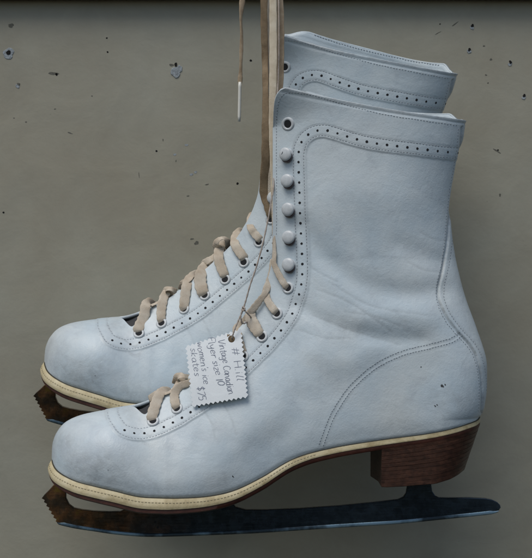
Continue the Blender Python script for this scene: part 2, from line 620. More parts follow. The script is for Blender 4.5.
    dirt = 0.55 * np.exp(-(np.abs(np.abs(sd) - 5.2) / 1.3) ** 2) * (sd > -9) + 0.35 * np.exp(-(sd + 7.6) ** 2 / 1.2)
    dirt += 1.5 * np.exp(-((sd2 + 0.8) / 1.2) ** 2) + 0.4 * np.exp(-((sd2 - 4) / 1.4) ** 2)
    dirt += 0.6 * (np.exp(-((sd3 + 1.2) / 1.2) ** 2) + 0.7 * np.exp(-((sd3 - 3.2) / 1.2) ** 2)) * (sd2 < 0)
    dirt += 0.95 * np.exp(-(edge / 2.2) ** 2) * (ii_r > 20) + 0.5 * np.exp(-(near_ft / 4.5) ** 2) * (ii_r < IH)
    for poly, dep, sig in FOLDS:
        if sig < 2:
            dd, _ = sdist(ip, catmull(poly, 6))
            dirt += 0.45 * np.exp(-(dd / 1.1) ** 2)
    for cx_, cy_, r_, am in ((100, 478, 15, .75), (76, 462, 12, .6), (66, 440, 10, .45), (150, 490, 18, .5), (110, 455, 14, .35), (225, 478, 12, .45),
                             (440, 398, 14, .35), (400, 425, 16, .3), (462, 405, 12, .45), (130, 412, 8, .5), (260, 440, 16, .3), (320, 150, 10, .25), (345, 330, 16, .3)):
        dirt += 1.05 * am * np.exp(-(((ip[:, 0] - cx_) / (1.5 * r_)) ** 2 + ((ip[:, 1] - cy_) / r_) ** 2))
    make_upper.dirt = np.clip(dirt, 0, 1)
    fade = (np.clip((1 - ur) * L.repeat(NU + 1, 1).ravel() / 3, 0, 1))
    disp *= np.where(ii_r < IH, 0.15 + 0.85 * fade, 1)
    Vn = V + n * (disp * S).reshape(X.shape)[..., None]
    Vf = Vn.copy()
    Vf[..., 1] *= -1
    for i in np.where((ST_I > 7.62) & (ST_I < 10.5))[0]:
        cut = 10 * math.exp(-((Ast[i, 0] - 145.0) / 7.0) ** 2) / L[i, 0]
        for k_ in range(3):
            Vn[i, :, k_] = np.interp(cut + (1 - cut) * u, u, Vn[i, :, k_])
    # the rim of the other flank stands higher
    raise_ = 11.0 * sstep(22.5, 30, ii) * sstep(0.0, 0.16, u) * (1 - sstep(0.93, 1.0, u))
    Vf[..., 2] += raise_ * S
    for a in (Vn, Vf):
        a[weldA, 0, 1] = 0
        a[weldB, -1, 1] = 0
        a[0, :, 1] = 0
    Vf[weldA, 0] = Vn[weldA, 0]
    Vf[weldB, -1] = Vn[weldB, -1]
    Vf[0] = Vn[0]
    return Vn, Vf


def grid_mesh(Vn, Vf):
    n, m = Vn.shape[:2]
    i = np.arange(n - 1)[:, None]
    j = np.arange(m - 1)[None, :]
    a = (i * m + j).ravel()
    quads = np.stack([a, a + 1, a + m + 1, a + m], 1)
    verts = np.vstack([Vn.reshape(-1, 3), Vf.reshape(-1, 3)])
    faces = np.vstack([quads, quads[:, ::-1] + n * m])
    me = bpy.data.meshes.new('shell')
    me.from_pydata(verts.tolist(), [], faces.tolist())
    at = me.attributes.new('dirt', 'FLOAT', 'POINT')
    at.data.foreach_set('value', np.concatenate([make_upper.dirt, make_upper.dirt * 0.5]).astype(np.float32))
    bm = bmesh.new()
    bm.from_mesh(me)
    bmesh.ops.remove_doubles(bm, verts=bm.verts, dist=2e-6)
    bmesh.ops.dissolve_degenerate(bm, dist=1e-7, edges=bm.edges)
    bm.to_mesh(me)
    bm.free()
    return me


def solidified(me, th):
    o = bpy.data.objects.new('tmp', me)
    COL.objects.link(o)
    md = o.modifiers.new('s', 'SOLIDIFY')
    md.thickness = th
    md.offset = -1
    md.use_rim = True
    md.material_offset = 1
    md.material_offset_rim = 2
    for _ in range(3):
        me.materials.append(M_LEATHER)
    dg = bpy.context.evaluated_depsgraph_get()
    new = bpy.data.meshes.new_from_object(o.evaluated_get(dg))
    bpy.data.objects.remove(o)
    new.materials.clear()
    return new


Vn, Vf = make_upper(None)
shell_me = grid_mesh(Vn, Vf)
# make sure the outside is outside
bmt = bmesh.new(); bmt.from_mesh(shell_me); bmesh.ops.recalc_face_normals(bmt, faces=bmt.faces)
bmt.faces.ensure_lookup_table()
fmid = bmt.faces[(NS // 2) * NU + NU // 2]
fm = min(bmt.faces, key=lambda f: (f.calc_center_median() - P(380, 230, -0.03)).length_squared) if False else fmid
if fm.normal.y * (1 if fm.calc_center_median().y > 0 else -1) < 0:
    bmesh.ops.reverse_faces(bmt, faces=bmt.faces)
bmt.to_mesh(shell_me)
BV = BVHTree.FromBMesh(bmt)
bmt.free()


def hit(px, py, bv=None):
    bv = bv or BV
    d = (P(px, py, 0) - CAM).normalized()
    loc, nor, i, dist = bv.ray_cast(CAM, d)
    if loc is None:
        return None, None
    if nor.dot(d) > 0:
        nor = -nor
    return loc, nor


# ------------------------------------------------------------------ pieces laid on the surface
def add_box_on(bm, c, t, nrm, ln, wd, ht, mi):
    t = (t - nrm * t.dot(nrm)).normalized()
    b = nrm.cross(t)
    vs = []
    for z, k in ((-0.3, 1.0), (1.0, 0.55)):
        for sx, sy in ((-1, -1), (1, -1), (1, 1), (-1, 1)):
            vs.append(bm.verts.new(c + t * sx * ln / 2 * (0.8 + 0.2 * k) + b * sy * wd / 2 * k + nrm * ht * z))
    for f in ((4, 5, 6, 7), (0, 1, 5, 4), (1, 2, 6, 5), (2, 3, 7, 6), (3, 0, 4, 7)):
        bm.faces.new([vs[q_] for q_ in f]).material_index = mi


def stitch_line(bm, poly, step=3.1, ln=1.9, wd=0.72, ht=0.28, mi=3):
    pl = resample(poly, step)
    for k in range(len(pl) - 1):
        j1, j2 = rng.normal(0, 0.12, 2)
        c2 = (pl[k] + pl[k + 1]) / 2
        tv = pl[k + 1] - pl[k]
        h, nn = hit(c2[0] + j1, c2[1] + j2)
        if h is None or nn.y > -0.12:
            continue
        t = Vector((tv[0], 0, -tv[1])).normalized()
        add_box_on(bm, h, t, nn, ln * S * rng.uniform(0.85, 1.1), wd * S, ht * S, mi)


def disc_on(bm, c, nrm, r, mi, k=10, lift=0.12, sx=1.0, jag=0.0):
    a = nrm.orthogonal().normalized()
    b = nrm.cross(a)
    vs = []
    for i in range(k):
        th = 2 * math.pi * i / k
        rr = r * (1 + random.uniform(-jag, jag))
        vs.append(bm.verts.new(c + (a * math.cos(th) * sx + b * math.sin(th)) * rr * S + nrm * lift * S))
    bm.faces.new(vs).material_index = mi


detail = bmesh.new()
pp = resample(PERFD[6:], 10.25)
for k, c in enumerate(pp):
    h, nn = hit(c[0], c[1])
    if h is not None and nn.y < -0.1 and k > 1:
        disc_on(detail, h, nn, 1.25 * rng.uniform(0.9, 1.12), 4, jag=0.08)
stitch_line(detail, offset_poly(PERFD[4:], 5.2))
stitch_line(detail, offset_poly(PERFD[4:], -5.2))
stitch_line(detail, offset_poly(BACKSEAM, 3.8), 3.0)
stitch_line(detail, offset_poly(BACKSEAM, -3.8), 3.0)
stitch_line(detail, offset_poly(COUNTER, 1.2), 2.9)
stitch_line(detail, offset_poly(COUNTER, -3.2), 2.9)
# row along the rim and down the front edge
rim_line = [(276.5, 235), (276.5, 180), (276.5, 130), (277.5, 108), (281, 97), (288, 92.5), (310, 94.5), (340, 103), (380, 113.5), (420, 120), (458, 125.5)]
stitch_line(detail, catmull(rim_line, 8), 3.0, 1.8, 0.7)
# two nicks and a few specks on the heel and side
for x, y, r, sx in ((442, 386, 1.9, 0.6), (445, 384.5, 1.0, 0.7), (435, 406, 1.2, 0.5), (437, 405, 0.8, 0.6), (233, 476.5, 1.3, 0.4), (421, 367, 0.7, 1), (108, 470, 0.5, 0.8)):
    h, nn = hit(x, y)
    if h is not None:
        disc_on(detail, h, nn, r, 5, 7, 0.15, sx, 0.35)
detail_me = bpy.data.meshes.new('d')
detail.to_mesh(detail_me)
detail.free()

solid = solidified(shell_me, 0.0022)
# paint the collar/facing border verts with nothing more: join details into the same mesh
bmj = bmesh.new()
bmj.from_mesh(solid)
bmj.from_mesh(detail_me)
upper_me = bpy.data.meshes.new('upper')
bmj.to_mesh(upper_me)
bmj.free()


# ------------------------------------------------------------------ FRONT SKATE
BASE = P(280, 535, 0)
near = thing('ice_skate', BASE,
             'front white leather ice skate, whole boot showing with a paper price tag over its laces', 'ice skate',
             'pair of skates hanging by their laces')
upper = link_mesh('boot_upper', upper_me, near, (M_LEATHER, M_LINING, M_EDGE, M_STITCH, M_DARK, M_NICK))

# welt, sole: loop under the boot
foot_rows = np.where(ST_I <= IH + 0.01)[0]
feather = Vn[foot_rows, -1].copy()              # toe tip -> heel corner, near flank
feather[-1, 1] = 0
feather[0, 1] = 0
feather = resample(feather, n=240)
tx = np.gradient(feather, axis=0)
out = np.stack([tx[:, 1], -tx[:, 0]], 1)         # plan normal
out /= np.maximum(1e-9, np.linalg.norm(out, axis=1))[:, None]
if out[120, 1] > 0:
    out = -out
out[0] = (-1, 0)
out[-1] = (1, 0)
FX = feather[:, 0] / S + CX
PRO = np.interp(FX, [48, 170, 240, 310, 400, 480], [4.6, 4.6, 3.4, 2.2, 1.6, 1.0])
TH = np.interp(FX, [48, 100, 170, 220, 266, 310, 360, 400, 480], [8.8, 9.2, 9.4, 7.6, 6.6, 4.6, 4.2, 3.7, 3.2])


def loop_at(o_, dn):
    """o_: outward offset px array, dn: px down array -> near pts, far pts"""
    p = feather.copy()
    p[:, :2] += out * (np.asarray(o_) * np.ones(len(p)))[:, None] * S
    p[:, 2] -= np.asarray(dn) * S
    f = p.copy()
    f[:, 1] *= -1
    return p, f


def sweep(bm, sections, mi=0, cap=None):
    rings = []
    for o_, dn in sections:
        p, f = loop_at(o_, dn)
        loop = np.vstack([p[::-1], f[1:-1]])      # heel -> toe (near) -> heel (far): closed
        rings.append([bm.verts.new(v) for v in loop])
    n = len(rings[0])
    for a, b in zip(rings[:-1], rings[1:]):
        for i in range(n):
            bm.faces.new((a[i], a[(i + 1) % n], b[(i + 1) % n], b[i])).material_index = mi
    return rings


def cap_ring(bm, r, mi=0):
    K = len(feather)
    nearv = r[:K][::-1]                           # toe -> heel
    farv = [r[K - 1]] + r[K:] + [r[0]]
    for i in range(K - 1):
        vs = [nearv[i], nearv[i + 1], farv[i + 1], farv[i]]
        vs = list(dict.fromkeys(vs))
        if len(vs) >= 3:
            try:
                bm.faces.new(vs).material_index = mi
            except ValueError:
                pass


bm = bmesh.new()
rr = sweep(bm, [(-6, -2.6 + 0 * TH), (0.5, -1.7 + 0 * TH), (0.9, -0.6 + 0 * TH), (PRO * 0.35 + 0.4, 0.0 * TH), (PRO * 0.95, TH * 0.62), (PRO, TH * 0.80),
                (PRO * 0.93, TH), (-6, TH)])
# stitching on the welt
for f in bm.faces:
    f.material_index = 0
nl = len(rr[0])
bm.faces.ensure_lookup_table()
for f in bm.faces[:2 * nl]:
    f.material_index = 2
wst = np.cumsum(np.concatenate([[0], np.linalg.norm(np.diff(feather, axis=0), axis=1)]))
for s_ in np.arange(wst[3], wst[-1] * 0.62, 3.3 * S):
    k = np.interp(s_, wst, np.arange(len(wst)))
    i0 = int(k)
    p, f = feather[i0] * (1 - k + i0) + feather[min(i0 + 1, 239)] * (k - i0), None
    o2 = out[i0]
    pos = Vector((p[0] + o2[0] * PRO[i0] * 0.72 * S, p[1] + o2[1] * PRO[i0] * 0.72 * S, p[2] - TH[i0] * 0.33 * S))
    nn = Vector((o2[0] * TH[i0], o2[1] * TH[i0], PRO[i0] * 0.9)).normalized()
    t = Vector(tx[i0]).normalized()
    add_box_on(bm, pos + nn * 0.1 * S, t, nn, 2.1 * S, 0.9 * S, 0.3 * S, 1)
M_CREASE = simple('waxed seam', (0.055, 0.052, 0.035), 0.7, nscale=200, namp=0.5)
M_WSTITCH = simple('welt thread', (0.36, 0.31, 0.20), 0.9)
bm_obj('welt', bm, near, (M_WELT, M_WSTITCH, M_CREASE), autosmooth=math.radians(50))

bm = bmesh.new()
TS = np.interp(FX, [48, 80, 200, 300, 480], [4.0, 5.0, 5.0, 4.8, 4.0])
rr = sweep(bm, [(-5, TH - 0.6), (PRO * 0.7, TH - 0.3), (PRO * 0.75, TH + TS * 0.75), (PRO * 0.4, TH + TS)])
cap_ring(bm, rr[-1])
cap_ring(bm, rr[0])
bm_obj('sole', bm, near, (M_SOLE,), autosmooth=math.radians(50))

# heel: a stack of lifts
bm = bmesh.new()
sel = np.where(FX >= 377)[0]
hp, hf = loop_at(PRO * 0.55, TH + TS * 0.85)
hn = resample(hp[sel], n=40)
botz = lambda x: np.interp(x, [376, 384, 400, 431, 446, 455, 461], [487.0, 487.5, 486.6, 484.0, 479.5, 475, 470.5])
NL = 10
prev = None
for L_ in range(NL):
    jl = rng.uniform(-0.25, 0.1)
    for e in (0.0, 0.88, 0.95):
        k = (L_ + e) / NL if not (L_ == NL - 1 and e > 0.9) else 1.0
        jit = 0.0 if (L_ == 0 and e == 0) else (jl if e < 0.9 else -0.45)
        ring_n = []
        for p in hn:
            x = p[0] / S + CX
            xb_ = 377 + (x - 377) * (463.5 - 377) / (479.0 - 377)
            yb = p[1] * 0.93
            zimg = botz(xb_)
            fac = (D + yb) / D
            zb = (CY - (CY + (zimg - CY) * fac)) * S
            v = Vector((p[0] * (1 - k) + (xb_ - CX) * S * k, p[1] * (1 - k) + yb * k, p[2] * (1 - k) + zb * k))
            o2 = Vector((max(0, x - 430) / 50, -1 if p[1] < -1e-4 else 0, 0)).normalized()
            if p[1] < -1e-4:
                v += o2 * jit * S
            ring_n.append(v)
        ring = [v for v in ring_n] + [Vector((v.x - (5.0 * S if i == 0 else 0) * (1), -v.y, v.z)) for i, v in list(enumerate(ring_n))[::-1][1:]]
        # a slightly hollow breast: one midpoint pushed back
        a_, b_ = ring[0], ring[-1]
        ring.append((a_ + b_) / 2 + Vector((2.5 * S, 0, 0)))
        bv_ = [bm.verts.new(v) for v in ring]
        if prev:
            n = len(bv_)
            for i in range(n):
                bm.faces.new((prev[i], prev[(i + 1) % n], bv_[(i + 1) % n], bv_[i]))
        else:
            bm.faces.new(bv_)
        prev = bv_
bm.faces.new(prev)
bm_obj('heel', bm, near, (M_HEEL,), autosmooth=math.radians(28))

# blade: one steel plate with its two uprights, toe picks
teeth = []
a_, b_ = np.array([42.0, 498.0]), np.array([56.0, 521.0])
nrm2 = np.array([-(b_ - a_)[1], (b_ - a_)[0]])
nrm2 = nrm2 / np.linalg.norm(nrm2)
for i in range(6):
    teeth.append(tuple(a_ + (b_ - a_) * (i / 6.0)))
    teeth.append(tuple(a_ + (b_ - a_) * ((i + 0.55) / 6.0) - nrm2 * 1.7 + (b_ - a_) * 0.02))
bottom = [(59, 523.2), (75, 527), (96, 530.2), (112, 532.6), (130, 534.4), (148, 535.4), (176, 535), (219, 533.4), (260, 531.6), (310, 528.2),
          (360, 525), (400, 522.3), (445, 517.8), (478, 514.4), (492, 512.6)]
outline = [(64, 484), (54, 484.5), (50, 489), (45, 494)] + teeth + [(56, 521)] + bottom + \
    [(498, 510.6), (500.3, 507.2), (499.6, 504.6), (497, 502), (492, 499.6), (485, 498.2), (468, 497.4), (448, 497.6), (439, 497.4),
     (435, 495.5), (432, 491), (431, 485), (431, 474), (407, 474), (406.8, 487), (405.8, 493), (403, 497), (398, 499.2), (375, 502), (338, 505.6),
     (300, 508.2), (266, 509.6), (246, 509.6), (236, 507), (230, 500), (226, 488), (150, 488), (134, 500), (127, 508), (120, 511.2), (108, 511.4), (94, 510.8), (82, 509.4),
     (74, 507.6), (69.2, 504), (66.3, 498), (66, 490)]


def plate(bm, outl, y0, y1, bev, mi=0):
    loops = []
    poly = [Vector((p[0], p[1])) for p in outl]
    n = len(poly)
    ar = sum(poly[i].x * poly[(i + 1) % n].y - poly[(i + 1) % n].x * poly[i].y for i in range(n))
    sgn = 1 if ar > 0 else -1
    inner = []
    for i in range(n):
        a, b, c = poly[i - 1], poly[i], poly[(i + 1) % n]
        t1, t2 = (b - a).normalized(), (c - b).normalized()
        nn = Vector((-(t1 + t2).y, (t1 + t2).x))
        nn = nn.normalized() if nn.length > 1e-6 else Vector((-t1.y, t1.x))
        inner.append(b + nn * bev * sgn)
    for yy, pl in ((y0, inner), (y0 + bev * S, poly), (y1 - bev * S, poly), (y1, inner)):
        loops.append([bm.verts.new(Vector(((p.x - CX) * S, yy, (CY - p.y) * S))) for p in pl])
    for a, b in zip(loops[:-1], loops[1:]):
        for i in range(n):
            bm.faces.new((a[i], a[(i + 1) % n], b[(i + 1) % n], b[i])).material_index = mi
    for l in (loops[0], loops[-1]):
        bm.faces.new(l).material_index = mi


bm = bmesh.new()
plate(bm, outline, -0.0021, 0.0021, 0.55)
# two rivet dimples on the front plate and scratches stay in the material
for x, y in ((155.5, 521.5), (158, 527), (171, 530.5)):
    c = Vector(((x - CX) * S, -0.00216, (CY - y) * S))
    disc_on(bm, c, Vector((0, -1, 0)), 1.2, 1, 10, 0.0)
blade = bm_obj('blade', bm, near, (M_STEEL, M_DARK), smooth=False)
# ground runner edge, a touch thicker than the plate
bm = bmesh.new()
bt = resample(catmull([(57.5, 521.4)] + bottom + [(498, 510.4)], 6), 3.0)
ring_prev = None
for k, p in enumerate(bt):
    hgt = 3.3 * min(1, (k + 1) / 4) * min(1, (len(bt) - k) / 4)
    sec = [(-0.0021, -0.4), (-0.0026, 0.2), (-0.0026, hgt - 1.0), (-0.00215, hgt), (0.00215, hgt), (0.0026, hgt - 1.0), (0.0026, 0.2), (0.0021, -0.4)]
    vs = [bm.verts.new(Vector(((p[0] - CX) * S, yy, (CY - p[1] - 0.6 + zz) * S))) for yy, zz in sec]
    if ring_prev:
        for i in range(8):
            bm.faces.new((ring_prev[i], ring_prev[(i + 1) % 8], vs[(i + 1) % 8], vs[i]))
    else:
        bm.faces.new(vs)
    ring_prev = vs
bm.faces.new(ring_prev)
bm_obj('runner_edge', bm, blade, (M_RUNNER,), autosmooth=math.radians(35))
# mounting plates that carry the blade under sole and heel
for x0, x1, y, hw in ((150, 228, 505.5, 16), (392, 446, 477.5, 17)):
    bm = bmesh.new()
    y_edge = y
    for sy in (0,):
        z = (CY - y_edge) * S
        pts_ = [(x0, -hw * .6), (x0 + 6, -hw), (x1 - 6, -hw), (x1, -hw * .6), (x1, hw * .6), (x1 - 6, hw), (x0 + 6, hw), (x0, hw * .6)]
        tilt = (lambda x: 0.0) if x0 < 200 else (lambda x: -(x - 419) * 0.13)
        t_ = [bm.verts.new(Vector(((x - CX) * S, yy * S, z - tilt(x) * S))) for x, yy in pts_]
        b_ = [bm.verts.new(Vector(((x - CX) * S, yy * S, z - tilt(x) * S - 0.0018))) for x, yy in pts_]
        bm.faces.new(t_)
        bm.faces.new(b_)
        for i in range(8):
            bm.faces.new((t_[i], t_[(i + 1) % 8], b_[(i + 1) % 8], b_[i]))
    bm_obj('mounting_plate', bm, blade, (M_STEEL,), smooth=False)

# tongue, inside the throat
bm = bmesh.new()
rows = [i for i in range(NS) if 7.75 <= ST_I[i] <= 29.2][::4]
prevr = None
for i in rows:
    a, b = Ast[i], Bst[i]
    dv = (b - a) / np.linalg.norm(b - a)
    row = []
    dip = 3 * (1 - sstep(7.9, 8.8, ST_I[i]))
    for v in np.linspace(-1, 1, 17):
        ins = 4.0 + 9 * abs(v) ** 2.2 + dip
        c = a + dv * ins
        row.append(Vector(((c[0] - CX) * S, v * 13.0 * S, (CY - c[1]) * S)))
    rv = [bm.verts.new(v) for v in row]
    if prevr:
        for k in range(16):
            bm.faces.new((prevr[k], prevr[k + 1], rv[k + 1], rv[k]))
    prevr = rv
tg = bm_obj('tongue', bm, near, (M_TONGUE,))
md = tg.modifiers.new('thick', 'SOLIDIFY')
md.thickness = 0.0025
md.offset = 0


# eyelets and lacing hooks
def frame_of(nrm):
    up = Vector((0, 0, 1))
    a = (up - nrm * up.dot(nrm)).normalized()
    b = a.cross(nrm)
    return a, b


def lathe(bm, c, nrm, prof, k=28, mi=0):
    a, b = frame_of(nrm)
    prev = None
    first = None
    for r, h in prof:
        if r < 1e-6:
            v = [bm.verts.new(c + nrm * h * S)]
        else:
            v = [bm.verts.new(c + nrm * h * S + (a * math.cos(2 * math.pi * i / k) + b * math.sin(2 * math.pi * i / k)) * r * S) for i in range(k)]
        if prev:
            for i in range(k):
                if len(v) == 1:
                    bm.faces.new((prev[i], prev[(i + 1) % k], v[0])).material_index = mi
                elif len(prev) == 1:
                    bm.faces.new((prev[0], v[(i + 1) % k], v[i])).material_index = mi
                else:
                    bm.faces.new((prev[i], prev[(i + 1) % k], v[(i + 1) % k], v[i])).material_index = mi
        prev = v


EYELETS = [(288, 124), (288, 288), (277, 313.5), (262, 336.5), (243, 356.5), (222, 375), (200.5, 391.5), (177, 408.5), (153, 421)]
HOOKS = [(287.5, 154), (289, 180.5), (289.8, 209), (290, 237), (290, 264.5)]
for x, y in EYELETS:
    h, nn = hit(x, y)
    bm = bmesh.new()
    big = 1.0 if y < 130 else 0.88
    lathe(bm, h, nn, [(7.0 * big, -0.6), (7.0 * big, 0.35), (6.2 * big, 1.15), (5.0 * big, 1.45), (4.1 * big, 1.1), (3.6 * big, 0.2), (3.4 * big, -1.0)])
    lathe(bm, h, nn, [(3.9 * big, 0.75), (0.0, 0.75)], mi=1)
    bm_obj('eyelet', bm, near, (M_ENAMEL, M_DARK))
for q_, (x, y) in enumerate(HOOKS):
    h, nn = hit(x, y + 0.5)
    bm = bmesh.new()
    lathe(bm, h, nn, [(6.0, -0.5), (6.0, 0.5), (4.0, 1.0), (3.2, 1.6), (3.2, 3.4), (5.2, 3.7), (6.3, 4.2), (6.7, 5.0), (6.3, 5.9), (5.0, 6.6), (3.0, 7.0), (0, 7.2)])
    mats = [M_ENAMEL, M_HOOKB]
    a, b = frame_of(nn)
    lathe(bm, h - a * 2.3 * S, nn, [(5.7, 0.2), (5.9, 1.4), (5.8, 3.0), (4.6, 3.6), (0, 3.7)], mi=1)
    if q_ == 0:
        disc_on(bm, h + nn * 6.4 * S + a * 1.4 * S + b * -3.2 * S, (nn + a * 0.2 - b * 0.45).normalized(), 1.9, 2, 8, 0.3, 0.75, 0.2)
        mats.append(M_DARK)  # chipped enamel
    bm_obj('lace_hook', bm, near, mats)


# ------------------------------------------------------------------ REAR SKATE: copies of the parts, moved as a rigid body
SEP = 0.0826
p1 = Vector(((152 - CX) * S, 0, (CY - 421) * S))
t1 = Vector(((127 - CX) * S * (D + 0) / D, SEP, (CY - 337) * S))
ROLL, TILT = math.radians(5.0), math.radians(3.7)
MF = Matrix.Translation(t1) @ Matrix.Rotation(ROLL, 4, 'X') @ Matrix.Rotation(TILT, 4, 'Y') @ Matrix.Translation(-p1)
far = thing('ice_skate', BASE, 'rear white leather ice skate, half hidden behind the other one and nearer the wall', 'ice skate',
            'pair of skates hanging by their laces')
far.matrix_world = MF @ Matrix.Translation(BASE)


def bend(me):
    """the soft shaft of the rear boot leans back a little"""
    n = len(me.vertices)
    co = np.empty(n * 3)
    me.vertices.foreach_get('co', co)
    co = co.reshape(-1, 3)
    h = co[:, 2] + BASE.z                       # height in front-skate space
    t = np.clip(h / S + 30, 0, None)
    co[:, 0] += (0.034 + 0.046 * sstep(300, 460, co[:, 0] / S + BASE.x / S + CX)) * (t ** 2 / (t + 60)) * S
    # the far rim of the rear boot stands well above the near one
    co[:, 2] += 7.0 * S * sstep(2, 22, (co[:, 1]) / S) * sstep(110, 185, h / S) * (1 - 0.75 * sstep(70, 175, co[:, 0] / S))
    co[:, 2] -= 3.5 * S * sstep(140, 185, h / S) * (1 - sstep(60, 160, co[:, 0] / S + BASE.x / S))
    me.vertices.foreach_set('co', co.ravel())
    me.update()


def copy_tree(o, parent, depth=0):
    c = o.copy()
    c.data = o.data.copy()
    if o.name.split('.')[0] in ('boot_upper', 'eyelet', 'lace_hook', 'tongue'):
        bend(c.data)
        if o.name.startswith('boot_upper'):
            c.data.materials[0] = M_LEATHER2
    COL.objects.link(c)
    c.parent = parent
    for ch in list(o.children):
        copy_tree(ch, c, depth + 1)
    return c


for ch in list(near.children):
    copy_tree(ch, far)
# a ray target for the rear boot
fsh = shell_me.copy()
fsh.transform(Matrix.Translation(-BASE))
bend(fsh)
fsh.transform(MF @ Matrix.Translation(BASE))
bmt = bmesh.new(); bmt.from_mesh(fsh)
BVF = BVHTree.FromBMesh(bmt)
bmt.free()


# the stitched lining band that shows inside the rear boot's collar
fu = [c for c in far.children if c.name.startswith('boot_upper')][0]
bm = bmesh.new()
pl = resample(catmull([(313, 35.4), (332, 42), (352, 48.2), (390, 57.2), (416, 62.2), (441, 66.8)], 8), 2.9)
for k in range(len(pl) - 1):
    c2 = (pl[k] + pl[k + 1]) / 2
    tv = pl[k + 1] - pl[k]
    h, nn = hit(c2[0], c2[1], BVF)
    if h is not None:
        add_box_on(bm, h + nn * 2.4 * 0.001, Vector((tv[0], 0, -tv[1])).normalized(), nn, 1.9 * S, 0.75 * S, 0.35 * S, 3)
bm.transform((MF @ Matrix.Translation(BASE)).inverted())
bm.from_mesh(fu.data)
bm.to_mesh(fu.data)
bm.free()


# ------------------------------------------------------------------ laces
def lace_points(spec, bv, edge_y):
    pts = []
    wk = 1.0 if spec[-1][1] < 0 else 1.2
    for e in spec:
        px, py, yy, w = e[:4]
        if not isinstance(yy, str) and wk > 1 and -6 < yy < 6 and py > 205:
            py -= 2.5
            px -= 1.2
            yy -= 1.0
        tw = e[4] if len(e) > 4 else 0
        if isinstance(yy, str):                       # 'h1.5' = lying on the boot, lifted 1.5 px
            h, nn = hit(px, py, bv)
            if h is None:
                v = P(px, py, edge_y)
            else:
                v = h + nn * float(yy[1:]) * S
        else:
            v = P(px, py, edge_y + yy * 0.001)
        pts.append((v.x, v.y, v.z, w * wk, tw))
    return np.array(pts, float)


def ribbon(bm, arr, thick=1.5, mi=0, per=10):
    d = catmull(arr, per)
    n = len(d)
    pos = d[:, :3]
    tan = np.gradient(pos, axis=0)
    prev = None
    K = 10
    for i in range(n):
        t = Vector(tan[i]).normalized()
        v = (Vector(pos[i]) - CAM).normalized()
        sd_ = t.cross(v)
        if sd_.length < 0.15 and prev is not None:
            sd_ = psd
        sd_ = (sd_ - t * sd_.dot(t)).normalized()
        if prev is not None and sd_.dot(psd) < 0:
            sd_ = -sd_
        psd = sd_
        nn = t.cross(sd_)
        a = -math.radians(d[i, 4])
        s2 = sd_ * math.cos(a) + nn * math.sin(a)
        n2 = t.cross(s2)
        wob = 1 + 0.05 * math.sin(i * 0.9) + rng.normal(0, 0.015)
        vs = []
        for k in range(K):
            th = 2 * math.pi * k / K
            cx_, sy_ = math.cos(th), math.sin(th)
            cx_ = math.copysign(abs(cx_) ** 0.55, cx_)
            vs.append(bm.verts.new(Vector(pos[i]) + s2 * cx_ * d[i, 3] / 2 * S * wob + n2 * sy_ * thick / 2 * S))
        if prev:
            for k in range(K):
                bm.faces.new((prev[k], prev[(k + 1) % K], vs[(k + 1) % K], vs[k])).material_index = mi
        else:
            bm.faces.new(vs).material_index = mi
        prev = vs
    bm.faces.new(prev).material_index = mi


TL, TR, BR, BL = (np.array(v, float) for v in ((186, 346.5), (241, 329), (247.5, 397), (192.5, 406.5)))
hy = []
for a in np.linspace(0, 1, 9):
    for b in np.linspace(0, 1, 9):
        c = (TL * (1 - a) + TR * a) * (1 - b) + (BL * (1 - a) + BR * a) * b
        h, _ = hit(*c)
        if h is not None:
            hy.append((a, b, h.y))
hy = np.array(hy)
Aeq = np.stack([np.ones(len(hy)), hy[:, 0], hy[:, 1]], 1)
co, *_ = np.linalg.lstsq(Aeq, hy[:, 2], rcond=None)
res = (hy[:, 2] - Aeq @ co).min()
co = co * np.array([1, 0.6, 0.75])
lift = (hy[:, 2] - Aeq @ co).min() - 0.0035


def tag_pt(px, py, off=0.0):
    # bilinear inverse is close to affine here
    e1, e2 = TR - TL, BL - TL
    a, b = np.linalg.solve(np.stack([e1, e2], 1), np.array([px, py]) - TL)
    y = co[0] + co[1] * a + co[2] * b + lift - 0.0016 * math.sin(math.pi * min(1, max(0, a))) + 0.0012 * (b - 0.5) ** 2 * 4
    return P(px, py, y - off * 0.001)




def tag_back(px, py):
    p = tag_pt(px, py)
    p.y += 0.0016
    return p


